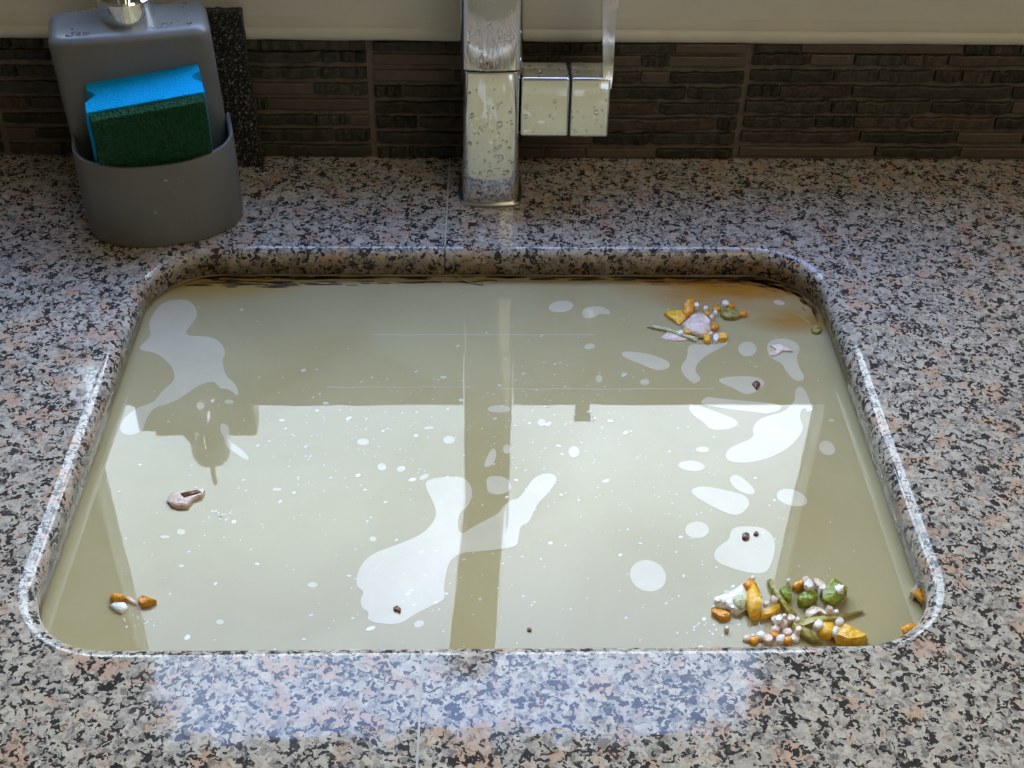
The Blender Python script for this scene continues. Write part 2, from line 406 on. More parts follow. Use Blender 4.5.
bm = bmesh.new(); tube(bm, [p for i, p in enumerate(ring_pts(.0022, -TH-.0010))], lambda i: .0010+.0009*noise.noise((i*.35, 0, 0)), closed=True)
at(obj('sealant', bm, SEAL, sink, smooth=True), sink)

# water
bm = bmesh.new(); pts = ring_pts(.0028, ZW)
loft(bm, [[p+Vector((0, 0, -.012)) for p in pts], pts], True, True, True)
water = obj('sink_water', bm, WATER); tag(water, 'still murky olive water filling the sink, mirroring the bright window', 'water')

# grime crust along the back rim: one crust part made of ragged flakes
bm = bmesh.new(); r3 = random.Random(4)
def flake(bm, cx, cy, lx, ly, z, h, n=14, seed=0, ang=0):
    a = [2*math.pi*i/n for i in range(n)]
    P = [(cx+lx*math.cos(t)*(1+.5*noise.noise((math.cos(t)*1.7, math.sin(t)*1.7, seed))), cy+ly*math.sin(t)*(1+.6*noise.noise((math.cos(t)*2.3, math.sin(t)*2.3, seed+9)))) for t in a]
    P = [(cx+(x-cx)*math.cos(ang)-(y-cy)*math.sin(ang), cy+(x-cx)*math.sin(ang)+(y-cy)*math.cos(ang)) for x, y in P]
    loft(bm, [[(x, y, z) for x, y in P], [(cx+(x-cx)*.85, cy+(y-cy)*.85, z+h) for x, y in P]], True, True, True)
for k in range(95):
    u = r3.random(); x = -.215+u*.43
    if -.02 < x < .06 and r3.random() < .5: continue
    flake(bm, x, HY1+.0015-abs(r3.gauss(0, .0016)), r3.uniform(.004, .014), r3.uniform(.0004, .0011), ZW-.0002, .0006, seed=k)
for k in range(34):
    x = r3.gauss(-.165, .030); flake(bm, x, HY1-.004-abs(r3.gauss(0, .0035)), r3.uniform(.003, .014), r3.uniform(.0003, .0010), ZW-.0002, .0005, seed=k+50)
for k in range(14):
    x = r3.uniform(-.10, .0); flake(bm, x, HY1-.004-abs(r3.gauss(0, .002)), r3.uniform(.003, .012), r3.uniform(.0003, .0007), ZW-.0002, .0005, seed=k+150)
for k in range(26):
    x = r3.gauss(.215, .016); y = HY1-.001-max(0, (x-.2115))**2*9-abs(r3.gauss(0, .0025)); flake(bm, x, y, r3.uniform(.003, .009), r3.uniform(.0003, .0012), ZW-.0002, .0005, seed=k+90)
gr = obj('grime_crust', bm, GRIME, None); tag(gr, 'dark brown ragged grime floating along the back rim of the sink', 'grime', kind='stuff')
bm = bmesh.new()
for k in range(34):
    a = math.radians(r3.uniform(5, 85)); q = HR-.002-abs(r3.gauss(0, .003))
    flake(bm, HX1-HR+q*math.cos(a), HY1-HR+q*math.sin(a)-.001, r3.uniform(.003, .009), r3.uniform(.0006, .0018), ZW-.0002, .0005, seed=k+300, ang=a-math.pi/2)
for k in range(10): flake(bm, r3.uniform(.13, .21), HY1-.003-abs(r3.gauss(0, .003)), r3.uniform(.004, .012), r3.uniform(.0005, .0013), ZW-.0002, .0004, seed=k+340)
gr2 = obj('rusty_scum', bm, GRIMEY, None); tag(gr2, 'orange brown scum in the back right corner of the sink', 'grime', kind='stuff')

# ------------------------------------------------------------------ floating grease and food
BLOBS = [
('large branching pale grease film by the back left sink corner',[-2320,7949,-2259,8023,-2167,8048,-2082,8023,-2022,7925,-2007,7829,-2031,7745,-2061,7663,-2045,7610,-1951,7605,-1864,7593,-1799,7541,-1752,7456,-1741,7377,-1755,7355,-1726,7223,-1703,7158,-1647,7099,-1612,7040,-1588,6966,-1599,6946,-1662,7009,-1684,7019,-1725,7019,-1753,7067,-1792,7099,-1868,7062,-1926,6993,-1960,6946,-2029,6874,-2148,6823,-2173,6702,-2172,6593,-2235,6544,-2305,6564,-2336,6623,-2324,6732,-2250,6833,-2164,6874,-2144,6915,-2113,7009,-2059,7094,-2059,7158,-2096,7256,-2146,7322,-2209,7388,-2262,7422,-2338,7433,-2367,7478,-2322,7558,-2306,7628,-2337,7709,-2345,7804]),
('largest white grease film, fan shaped, across the dark tap reflection',[-301,6077,-272,6133,-162,6155,-42,6155,8,6061,8,5964,-21,5881,-76,5827,-79,5681,-50,5655,-11,5694,76,5760,174,5826,204,5894,255,5949,294,5949,346,6032,400,6145,483,6188,543,6173,560,6116,495,6003,411,5893,367,5745,308,5719,295,5627,284,5549,207,5529,55,5505,-40,5500,-105,5463,-137,5400,-159,5229,-148,5133,-202,5098,-327,5018,-396,4954,-485,4945,-603,4974,-589,5043,-636,5066,-649,5137,-625,5196,-683,5232,-674,5379,-605,5491,-476,5554,-308,5643,-225,5761,-217,5869]),
('small three-sided grease patch inside the dark tap reflection',[99,6160,220,6160,268,6074,247,6018,176,5982,107,6005,98,6075]),
('slim slanted grease fleck inside the dark tap reflection',[79,6247,111,6364,147,6433,173,6379,151,6276,110,6238]),
('long slanting white grease film at the right edge of the window reflection',[1670,6360,1721,6431,1895,6518,1889,6607,1944,6697,2034,6743,2131,6773,2234,6882,2257,7008,2297,7050,2331,7008,2341,6866,2326,6788,2274,6819,2236,6727,2247,6621,2197,6518,2095,6401,1961,6316,1835,6274,1717,6274,1672,6303]),
("white grease film with a slanted top at the window reflection's sill line",[1483,6842,1556,6851,1708,6759,1801,6698,1808,6637,1724,6593,1603,6593,1573,6668,1501,6744]),
('flat grease film lying along the sill line, left of the long slanting film',[1562,6867,1630,6939,1689,6920,1934,6888,2145,6851,2112,6783,2015,6752,1836,6789,1675,6820]),
('wedge shaped grease film with a dark crumb below the rear scraps',[1728,7121,1828,7154,1998,7154,2064,7105,2042,7040,1968,6970,1892,6954,1830,7024,1753,7073]),
('boot shaped grease film carrying a pink skin near the back right',[2142,7506,2198,7576,2309,7583,2375,7524,2380,7455,2335,7370,2332,7236,2355,7153,2327,7098,2265,7105,2230,7203,2215,7302,2157,7336,2134,7421]),
('round grease spot between the rear scraps and the boot shaped film',[2065,7458,2048,7413,2017,7381,1981,7369,1948,7381,1928,7413,1925,7458,1941,7503,1972,7536,2009,7548,2042,7536,2062,7503]),
('curved grease tail trailing from the front of the rear scraps',[1567,7523,1727,7499,1858,7576,1872,7524,1786,7455,1690,7386,1614,7302,1580,7203,1624,7131,1573,7066,1526,7105,1481,7203,1495,7286,1546,7353]),
('long oval grease film left of the rear food scraps',[1072,7410,1124,7437,1283,7403,1393,7336,1420,7286,1392,7229,1305,7213,1206,7286,1095,7353]),
('bean shaped grease film near the back rim of the sink',[819,7896,868,7962,981,7970,1043,7904,1028,7860,963,7878,903,7816,836,7816]),
('oval grease spot near the back rim, left of the bean shaped one',[771,7978,758,7939,723,7906,674,7888,626,7890,590,7911,576,7945,589,7984,624,8017,673,8035,722,8034,758,8012]),
('smaller oval grease spot in front of the bean shaped one',[897,7497,892,7479,877,7463,856,7453,835,7453,819,7462,813,7477,818,7496,833,7512,854,7521,875,7522,891,7513]),
('tiny upright grease spot on the sill reflection line, mid sink',[922,7127,917,7106,907,7090,894,7084,882,7090,874,7106,872,7127,877,7149,887,7165,900,7171,913,7165,921,7149]),
('tiny flat grease spot below the long oval film',[1250,7091,1243,7075,1229,7063,1211,7059,1194,7063,1183,7075,1180,7091,1186,7108,1200,7119,1218,7124,1235,7119,1247,7108]),
('small oval grease spot below the film with slanted top',[1576,6403,1568,6387,1549,6376,1525,6372,1503,6376,1487,6388,1483,6403,1491,6418,1510,6430,1534,6434,1556,6429,1572,6418]),
('flat oval grease spot above the big lumpy film',[1527,6237,1510,6212,1473,6197,1427,6196,1384,6208,1354,6231,1347,6258,1363,6283,1400,6298,1446,6300,1490,6287,1520,6264]),
('big lumpy white grease film in the right half of the window reflection',[1400,6033,1485,6069,1659,6018,1753,5976,1769,5892,1685,5797,1609,5811,1484,5907,1413,5977]),
('slanted oval grease film touching close to the big lumpy film',[1668,6146,1723,6174,1783,6102,1824,6017,1793,5975,1717,6004,1667,6074]),
('round white grease spot beneath the big lumpy film',[1477,5678,1462,5642,1430,5615,1390,5606,1352,5616,1327,5642,1322,5679,1336,5716,1368,5743,1409,5753,1447,5742,1472,5715]),
('egg shaped white grease film mid front, left of the yellow scraps',[1158,5254,1133,5213,1097,5187,1054,5178,1013,5189,977,5217,954,5259,946,5308,955,5358,979,5399,1016,5427,1059,5436,1102,5425,1138,5395,1161,5352,1168,5303]),
('bulky white grease film with brown flecks above the front scraps',[1476,5496,1533,5560,1587,5599,1608,5677,1652,5709,1808,5708,1864,5637,1868,5545,1827,5418,1772,5319,1668,5319,1544,5370,1475,5420]),
("oval grease film straddling the window reflection's right edge",[1945,5989,1984,6036,2065,6036,2133,5974,2140,5904,2073,5869,1998,5891,1946,5933]),
('grey grease spot just right of the long slanting film',[2405,6374,2382,6350,2353,6344,2327,6357,2309,6385,2305,6422,2317,6458,2340,6482,2369,6489,2396,6475,2413,6446,2416,6409]),
('round white spot in the window reflection, right of the tap reflection',[719,6382,711,6354,695,6333,674,6325,654,6333,641,6354,637,6382,644,6411,660,6432,681,6440,701,6432,715,6411]),
("small round spot up beside the tap reflection's right side",[506,6669,502,6649,490,6635,475,6629,461,6635,450,6649,447,6670,452,6690,463,6704,478,6710,493,6704,503,6689]),
('flat grease spot across the tap reflection near the sill line',[273,6809,262,6788,232,6773,191,6768,150,6773,121,6788,110,6809,121,6829,151,6844,192,6850,233,6844,263,6829]),
("round grease spot on the tap reflection's right border",[267,6412,263,6388,252,6371,237,6365,222,6371,212,6388,208,6412,212,6436,224,6454,239,6460,253,6454,264,6436]),
('oval white spot high in the left half of the window reflection',[-669,6482,-674,6464,-689,6450,-709,6446,-731,6451,-747,6464,-754,6482,-749,6501,-735,6514,-714,6519,-692,6514,-676,6501]),
('round white spot just left of the tap reflection',[-104,6500,-109,6479,-124,6463,-144,6458,-165,6463,-180,6479,-186,6500,-181,6522,-166,6537,-145,6543,-125,6537,-109,6521]),
('upright white fleck above the fan shaped film, left one of two',[-545,6245,-548,6226,-559,6211,-574,6206,-590,6211,-602,6226,-607,6245,-604,6265,-593,6279,-578,6284,-562,6279,-550,6265]),
('white fleck above the fan shaped film, right one of two',[-421,6235,-423,6219,-432,6205,-446,6197,-462,6197,-475,6204,-481,6217,-480,6233,-471,6247,-456,6255,-441,6256,-428,6248]),
('slanted white fleck touching near the top of the fan shaped film',[-270,6174,-270,6160,-279,6144,-293,6131,-310,6123,-324,6123,-332,6130,-332,6144,-323,6160,-309,6173,-292,6181,-278,6182]),
('thin white dash high in the left half of the window reflection',[-246,6624,-250,6615,-263,6607,-280,6602,-298,6602,-312,6606,-318,6613,-313,6622,-301,6629,-283,6634,-265,6635,-252,6631]),
("thin white dash right of the domed ornament's reflection",[-1197,6043,-1200,6034,-1211,6027,-1226,6025,-1242,6027,-1255,6034,-1260,6043,-1257,6052,-1246,6058,-1230,6061,-1214,6058,-1202,6052]),
("crooked white soap streak beside the domed ornament's reflection",[-1669,6684,-1604,6632,-1597,6495,-1507,6427,-1431,6327,-1457,6304,-1535,6377,-1599,6427,-1631,6529,-1669,6597]),
("grey spot inside the domed ornament's reflection, right upper one",[-1613,6886,-1616,6873,-1626,6864,-1642,6861,-1659,6864,-1672,6873,-1678,6886,-1675,6898,-1665,6907,-1649,6910,-1632,6907,-1619,6898]),
("grey spot inside the domed ornament's reflection, left lower one",[-1807,6826,-1813,6808,-1825,6800,-1840,6803,-1854,6817,-1862,6837,-1864,6859,-1857,6877,-1845,6885,-1830,6882,-1816,6869,-1808,6848]),
('small spot between the fan shaped film and the front rim',[-268,4963,-268,4948,-277,4934,-291,4925,-307,4922,-321,4928,-328,4939,-328,4954,-320,4968,-305,4978,-289,4980,-275,4975]),
('lone small spot left of the fan shaped film',[-575,5614,-577,5602,-585,5594,-597,5591,-608,5594,-617,5603,-621,5614,-619,5626,-611,5634,-599,5637,-587,5634,-578,5626]),
('small spot under the pink scrap, nearer to it',[-1745,5678,-1747,5665,-1755,5655,-1769,5652,-1783,5656,-1795,5665,-1801,5679,-1800,5692,-1791,5702,-1777,5705,-1763,5702,-1751,5692]),
('flat spot under the pink scrap, further left',[-1831,5637,-1833,5629,-1844,5623,-1860,5621,-1877,5623,-1890,5629,-1896,5638,-1893,5646,-1882,5652,-1866,5654,-1849,5652,-1836,5646]),
('faint flat spot low in the left half of the water',[-901,5248,-904,5237,-915,5228,-931,5225,-947,5228,-959,5237,-965,5249,-961,5260,-950,5269,-935,5272,-919,5268,-906,5260]),
('tiny oval spot near the front rim, left of centre',[-1413,4974,-1414,4964,-1422,4957,-1434,4954,-1446,4957,-1456,4964,-1460,4975,-1459,4985,-1451,4992,-1439,4995,-1427,4992,-1417,4984]),
('small spot by the front rim below it, left of centre',[-1585,4867,-1585,4857,-1590,4849,-1598,4846,-1607,4849,-1614,4857,-1618,4868,-1618,4878,-1613,4886,-1605,4889,-1596,4886,-1589,4878]),
('pale slick on the water in the back right corner',[2365,8000,2355,7987,2336,7982,2314,7985,2294,7997,2282,8013,2281,8030,2291,8042,2309,8048,2331,8044,2351,8033,2363,8017]),
]
FOOD = [
('pepper_flake','amber pepper flake at the left tip of the rear scraps','yellow',25,[1430,7858,1521,7893,1607,7879,1598,7808,1529,7737,1475,7794]),
('pepper_flake','upright orange pepper flake at the back of the rear scraps','orange',45,[1622,7995,1672,8010,1665,7923,1647,7844,1590,7808,1566,7865,1588,7937]),
('onion_lump','pale pink onion lump in the middle of the rear scraps','pink',50,[1562,7724,1616,7808,1688,7829,1747,7808,1763,7738,1752,7654,1708,7585,1657,7592,1616,7606,1571,7654]),
('onion_sliver','thin pale green sliver on the front left of the rear scraps','palegreen',20,[1305,7709,1345,7716,1428,7689,1519,7654,1597,7592,1655,7572,1644,7551,1569,7569,1489,7619,1408,7661,1333,7681]),
('onion_skin','pinkish skin under the thin green sliver','pink',10,[1383,7585,1442,7661,1500,7640,1546,7592,1576,7558,1498,7547]),
('pepper_bit','small orange bit behind the pale pink onion lump','orange',25,[1733,7872,1765,7880,1783,7851,1766,7823,1736,7830]),
('pepper_bit','orange bit between onion lump and olive flake','orange',25,[1802,7923,1838,7959,1870,7937,1855,7894,1810,7887]),
('onion_bit','white bit on the back of the olive flake','white',30,[1883,7996,1912,8013,1940,7996,1929,7952,1896,7937,1877,7959]),
('pepper_flake','olive green flake on the right of the rear scraps','olive',30,[1857,7844,1872,7894,1928,7916,2003,7887,1993,7823,1945,7794,1885,7801]),
('pepper_bit','orange bit stuck on the olive green flake','orange',42,[1918,7937,1954,7967,1970,7930,1961,7902,1922,7901]),
('pepper_bit','orange tip at the far right end of the rear scraps','orange',25,[1997,7873,2030,7887,2060,7859,2038,7826,1994,7830]),
('pepper_bit','round orange bit right of the pale pink onion lump','orange',25,[1823,7703,1809,7671,1784,7658,1763,7671,1758,7703,1772,7735,1797,7748,1818,7735]),
('pepper_bit','golden bit at the front right of the rear scraps','yellow',30,[1869,7575,1853,7546,1825,7534,1800,7546,1793,7574,1808,7604,1837,7616,1862,7604]),
('onion_bit','white bit beside the golden one in the rear scraps','white',28,[1765,7592,1794,7616,1801,7585,1790,7531,1767,7517,1755,7551]),
('pepper_bit','mustard bit at the front of the pale pink onion lump','yellow',30,[1691,7585,1715,7606,1738,7585,1735,7531,1711,7510,1690,7531]),
('pepper_bit','yellow bit on the thin green sliver','yellow',35,[1540,7647,1580,7661,1616,7633,1608,7606,1564,7602]),
('onion_skin','pink skin lying on the boot shaped grease film','pink',12,[2170,7487,2229,7511,2306,7453,2321,7419,2248,7432,2208,7391,2149,7364,2144,7398,2206,7439]),
('green_bit','green herb bit against the right granite wall','olive',15,[2579,7673,2559,7636,2528,7620,2502,7636,2497,7673,2517,7711,2549,7727,2575,7711]),
('pepper_flake','amber flake at the left end of the front scraps','orange',30,[1384,5028,1432,5042,1504,4996,1491,4960,1435,4961]),
('pepper_chunk','tall orange pepper chunk in the left of the front scraps','yellow',75,[1618,5133,1663,5189,1693,5133,1692,5040,1670,4968,1613,4963,1606,5041]),
('pepper_strip','orange strip leading right from the tall pepper chunk','yellow',40,[1676,5004,1745,5031,1800,5058,1798,5025,1737,4982,1676,4962]),
('onion_lump','whitish onion lump behind the tall pepper chunk','white',45,[1405,5052,1457,5116,1553,5180,1624,5218,1624,5152,1601,5041,1540,5001,1488,5033]),
('onion_bit','pale bluish onion bit by the tall pepper chunk','palegreen',60,[1522,5088,1572,5115,1604,5087,1588,5014,1536,5023]),
('pepper_flake','brown orange flake topping the whitish onion lump','orange',65,[1605,5190,1649,5237,1679,5198,1699,5142,1654,5133,1618,5152]),
('vegetable_strip','dark olive stem slanting between yellow and green scraps','olive',40,[1764,5241,1785,5249,1801,5169,1834,5085,1884,4993,1869,4963,1830,4988,1798,5086,1774,5160]),
('pepper_bit','green bit left of the green dice','green',45,[1817,5179,1867,5192,1891,5141,1866,5080,1827,5104]),
('pepper_dice','green pepper dice beside the stem, left one of the two','green',60,[1905,5103,1981,5153,2043,5102,1987,5060,1920,5048]),
('pepper_dice','green pepper dice nearest the open water, right one of the two','green',65,[2063,5130,2144,5228,2212,5163,2199,5114,2123,5043,2063,5078]),
('onion_bit','white cube on the left green pepper dice','white',90,[1964,5187,1994,5206,2016,5183,2007,5140,1976,5127,1956,5146]),
('onion_bit','white cube on the right green pepper dice','white',95,[2134,5145,2162,5159,2186,5137,2173,5103,2143,5096,2128,5115]),
('pepper_bit','rust coloured bit behind the left green dice','orange',40,[1903,5206,1941,5235,1978,5229,1954,5187,1915,5172]),
('onion_bit','pink bit behind the gap of the two green dice','pink',50,[2026,5234,2061,5253,2099,5205,2080,5164,2043,5177,2029,5202]),
('onion_ring','rust edged onion arc in front of the green dice','pink',30,[1935,4975,1951,5020,1985,5047,2034,5041,2056,5010,2129,5015,2131,4991,2063,4974,2027,5005,1986,5016,1960,4969]),
('vegetable_strip','thin yellow green stem pointing right over open water','stem',25,[1882,4921,1948,4969,2064,4979,2182,4997,2281,5021,2176,4968,2057,4943,1953,4921,1891,4891]),
('vegetable_strip','olive strip sloping down to the front rim','olive',35,[1850,4939,1876,4927,1941,4858,1992,4797,1948,4785,1887,4832,1849,4895]),
('pepper_chunk','square orange chunk with white bead near the front rim','yellow',55,[1974,4885,2009,4915,2077,4902,2085,4857,2050,4808,1989,4819]),
('pepper_chunk','big golden wedge against the front rim','yellow',70,[2067,4787,2073,4849,2120,4907,2187,4857,2253,4803,2226,4777,2134,4773]),
('onion_bit','white bead on the square orange chunk','white',70,[2016,4879,2003,4857,1981,4848,1963,4857,1959,4880,1972,4902,1994,4911,2012,4902]),
('onion_bit','upper white bead on the edge of the golden wedge','white',85,[2134,4889,2122,4869,2104,4861,2088,4869,2086,4889,2097,4909,2116,4918,2131,4909]),
('onion_bit','lower white bead on the edge of the golden wedge','white',80,[2095,4825,2084,4803,2069,4794,2057,4803,2055,4826,2066,4848,2082,4857,2094,4848]),
('pepper_bit','orange bit stuck to the right granite wall, upper one of two','orange',60,[2605,5126,2639,5154,2676,5130,2664,5074,2640,5048,2614,5085]),
('onion_skin','white skin around the orange bit on the right wall','white',50,[2582,5130,2616,5168,2649,5205,2648,5164,2624,5141,2606,5111]),
('pepper_bit','orange bit in the front right corner, lower one of two','orange',20,[2485,4899,2530,4925,2586,4921,2596,4903,2540,4854,2490,4851]),
('pepper_crumb','','pink',20,[1602,4826,1589,4806,1567,4802,1552,4815,1556,4837,1575,4851,1596,4846]),
('onion_crumb','','orange',25,[1640,4808,1626,4786,1601,4781,1585,4796,1588,4821,1610,4836,1633,4830]),
('onion_crumb','','white',30,[1684,4839,1670,4817,1645,4812,1629,4828,1633,4852,1654,4867,1677,4861]),
('pepper_crumb','','pink',35,[1721,4811,1706,4787,1679,4781,1661,4798,1665,4825,1689,4841,1714,4835]),
('onion_crumb','','orange',20,[1763,4851,1749,4829,1724,4824,1708,4839,1712,4864,1734,4879,1757,4873]),
('onion_crumb','','white',25,[1798,4816,1782,4792,1755,4786,1737,4803,1742,4829,1766,4846,1791,4840]),
('pepper_crumb','','pink',30,[1840,4859,1825,4837,1800,4832,1784,4847,1788,4872,1810,4887,1833,4881]),
('onion_crumb','','orange',35,[1829,4800,1815,4780,1793,4775,1779,4789,1783,4811,1802,4824,1823,4819]),
('onion_crumb','','white',20,[1879,4827,1864,4805,1839,4800,1823,4815,1828,4840,1849,4855,1872,4849]),
('pepper_crumb','','pink',25,[1774,4886,1761,4866,1739,4862,1724,4876,1728,4898,1747,4912,1768,4906]),
('onion_crumb','','pink',30,[1829,4927,1813,4903,1786,4897,1768,4914,1772,4941,1797,4958,1822,4952]),
('onion_crumb','','pink',35,[1875,4957,1860,4935,1835,4929,1818,4945,1823,4970,1845,4986,1868,4980]),
('pepper_crumb','','pink',20,[1904,4957,1893,4939,1873,4935,1859,4947,1863,4967,1881,4980,1899,4975]),
('onion_crumb','','pink',25,[1777,4958,1765,4940,1745,4936,1732,4948,1735,4968,1753,4981,1771,4976]),
('onion_crumb','','pink',30,[1481,4889,1474,4878,1462,4875,1453,4883,1455,4895,1466,4903,1477,4900]),
('onion_crumb','tiny pale onion crumb among the rear food scraps','pink',46,[1699,7745,1688,7725,1671,7725,1665,7745,1676,7764,1693,7764]),
('onion_crumb','tiny pale onion crumb among the rear food scraps','white',47,[1673,7780,1662,7760,1645,7760,1639,7780,1650,7800,1667,7800]),
('onion_crumb','tiny pale onion crumb among the rear food scraps','pink',40,[1729,7724,1716,7701,1696,7701,1690,7724,1703,7747,1722,7747]),
('onion_crumb','tiny pale onion crumb among the rear food scraps','white',37,[1755,7668,1740,7642,1717,7642,1710,7668,1724,7694,1747,7694]),
('onion_crumb','tiny pale onion crumb among the rear food scraps','pink',29,[1644,7682,1632,7661,1615,7661,1608,7682,1620,7702,1637,7702]),
('onion_crumb','tiny pale onion crumb among the rear food scraps','white',43,[1694,7627,1684,7609,1669,7609,1664,7627,1674,7644,1689,7644]),
('onion_crumb','tiny pale onion crumb among the rear food scraps','pink',28,[1801,7808,1788,7786,1769,7786,1762,7808,1775,7831,1794,7831]),
('onion_crumb','tiny pale onion crumb among the rear food scraps','white',31,[1551,7620,1536,7592,1513,7592,1504,7619,1519,7647,1543,7647]),
('onion_crumb','tiny pale onion crumb among the rear food scraps','pink',32,[1590,7654,1577,7632,1559,7632,1552,7654,1564,7676,1583,7676]),
('onion_crumb','tiny pale onion crumb among the rear food scraps','white',39,[1706,7937,1692,7912,1671,7912,1663,7937,1677,7962,1699,7962]),
('onion_crumb','tiny pale onion crumb among the rear food scraps','pink',31,[1773,7916,1760,7891,1738,7891,1731,7915,1745,7940,1766,7941]),
('onion_crumb','tiny pale onion crumb among the rear food scraps','white',31,[1832,7858,1821,7837,1803,7837,1797,7858,1809,7879,1827,7879]),
('onion_crumb','tiny pale onion crumb among the rear food scraps','pink',28,[1764,7613,1752,7592,1734,7592,1728,7613,1740,7633,1758,7633]),
('onion_crumb','tiny pale onion crumb scattered among the front pepper scraps','pink',64,[1680,5236,1669,5221,1653,5221,1648,5237,1658,5252,1674,5251]),
('onion_crumb','tiny pale onion crumb scattered among the front pepper scraps','white',44,[1612,5161,1595,5138,1570,5138,1561,5162,1577,5185,1603,5185]),
('onion_crumb','tiny pale onion crumb scattered among the front pepper scraps','pink',45,[1517,5134,1508,5121,1494,5121,1489,5134,1498,5147,1512,5147]),
('onion_crumb','tiny pale onion crumb scattered among the front pepper scraps','white',59,[1459,5079,1445,5058,1423,5058,1415,5079,1429,5100,1451,5099]),
('onion_crumb','tiny pale onion crumb scattered among the front pepper scraps','pink',54,[1484,5060,1476,5047,1462,5047,1456,5060,1465,5073,1479,5073]),
('onion_crumb','tiny pale onion crumb scattered among the front pepper scraps','white',52,[1529,5023,1520,5011,1506,5011,1501,5023,1510,5036,1524,5036]),
('onion_crumb','tiny pale onion crumb scattered among the front pepper scraps','pink',64,[1698,5095,1684,5076,1663,5076,1655,5096,1669,5116,1691,5116]),
('onion_crumb','tiny pale onion crumb scattered among the front pepper scraps','white',60,[1736,5049,1725,5034,1708,5034,1703,5049,1714,5065,1731,5065]),
('onion_crumb','tiny pale onion crumb scattered among the front pepper scraps','pink',63,[1792,5076,1776,5054,1751,5054,1743,5077,1759,5099,1783,5099]),
('onion_crumb','tiny pale onion crumb scattered among the front pepper scraps','white',51,[1895,5225,1885,5212,1871,5212,1867,5226,1876,5239,1890,5239]),
('onion_crumb','tiny pale onion crumb scattered among the front pepper scraps','pink',49,[2011,5234,1993,5210,1967,5210,1959,5234,1976,5259,2002,5259]),
('onion_crumb','tiny pale onion crumb scattered among the front pepper scraps','white',53,[2097,5167,2081,5145,2057,5145,2050,5168,2066,5190,2090,5190]),
('onion_crumb','tiny pale onion crumb scattered among the front pepper scraps','pink',52,[2101,5010,2085,4989,2062,4989,2055,5010,2071,5031,2094,5031]),
('onion_crumb','tiny pale onion crumb scattered among the front pepper scraps','white',42,[2132,4997,2122,4984,2108,4984,2104,4997,2114,5010,2128,5010]),
('onion_crumb','tiny pale onion crumb scattered among the front pepper scraps','pink',46,[1827,4967,1817,4953,1802,4953,1797,4967,1807,4980,1822,4980]),
('onion_crumb','tiny pale onion crumb scattered among the front pepper scraps','white',55,[1797,4940,1781,4917,1755,4917,1747,4940,1764,4963,1789,4963]),
('onion_crumb','tiny pale onion crumb scattered among the front pepper scraps','pink',54,[1894,4859,1878,4838,1855,4838,1847,4859,1863,4880,1886,4880]),
('pepper_flake','orange flake of the small scrap at the left water edge','orange',35,[-2093,5152,-2068,5166,-2010,5155,-1988,5129,-2047,5118,-2082,5127]),
('onion_bit','cream bit under that orange flake at the left','white',20,[-2085,5093,-2058,5118,-2001,5111,-1978,5078,-2003,5035,-2046,5056]),
('pepper_bit','orange bit right of the cream one, at the left','orange',35,[-1930,5121,-1907,5150,-1865,5135,-1822,5116,-1857,5091,-1907,5087]),
('onion_skin','pale ring linking the two orange bits at the left','pink',15,[-2010,5158,-1982,5158,-1935,5117,-1943,5099,-1974,5117]),
('onion_flake','pink and white onion flake alone in the left half','pink',30,[-1896,5943,-1880,5995,-1807,6013,-1690,6021,-1683,5977,-1734,5942,-1761,5881,-1822,5873,-1876,5899]),
('onion_bit','brownish bit lying on the lone pink onion flake','brown',38,[-1827,5978,-1767,5995,-1707,6008,-1697,5986,-1749,5960,-1796,5942]),
('food_fleck','brown fleck on the fan shaped grease film','brown',15,[-451,5068,-428,5084,-404,5056,-408,5028,-425,5045,-443,5045]),
('food_fleck','left brown fleck on the bulky film above the front scraps','brown',15,[1669,5636,1700,5652,1720,5631,1706,5589,1670,5584]),
('food_fleck','right brown fleck on the bulky film above the front scraps','brown',15,[1778,5638,1769,5626,1754,5623,1744,5632,1746,5645,1759,5654,1773,5651]),
('food_fleck','dark crumb on the wedge shaped grease film','brown',15,[1961,7067,2009,7099,2023,7061,1988,6997,1973,7035]),
('food_fleck','brown crumb by the front rim, left of the scraps','brown',12,[348,4901,343,4891,330,4888,321,4896,321,4907,331,4915,343,4912]),
]

def chaikin(P, it=2):
    for _ in range(it):
        Q = []
        for i in range(len(P)):
            a = Vector(P[i]); b = Vector(P[(i+1) % len(P)]); Q += [a*.75+b*.25, a*.25+b*.75]
        P = Q
    return P
def pairs(f): return [Vector((f[i]*1e-4, f[i+1]*1e-4)) for i in range(0, len(f), 2)]
def patch(bm, P, z0, h, inset):
    n = len(P); A = sum((P[i].cross(P[(i+1) % n]) for i in range(n)))
    if A < 0: P = P[::-1]
    In = []
    for i in range(n):
        t = (P[(i+1) % n]-P[i-1]); t = t.normalized() if t.length > 1e-9 else Vector((1, 0)); In.append(P[i]+Vector((-t.y, t.x))*inset)
    lo = [bm.verts.new((p.x, p.y, z0)) for p in P]; hi = [bm.verts.new((p.x, p.y, z0+h)) for p in In]
    for i in range(n): bm.faces.new((lo[i], lo[(i+1) % n], hi[(i+1) % n], hi[i]))
    for t in tessellate_polygon([[Vector((p.x, p.y, 0)) for p in In]]):
        try: bm.faces.new([hi[i] for i in t])
        except ValueError: pass
for label, f in BLOBS:
    P = chaikin(pairs(f), 2); c = sum(P, Vector((0, 0)))/len(P)
    bm = bmesh.new(); patch(bm, [p-c for p in P], -.0001, .0002, .0002)
    o = obj('grease_film', bm, FILM); o.location = (c.x, c.y, ZW)
    tag(o, label, 'grease', 'grease films floating on the sink water')
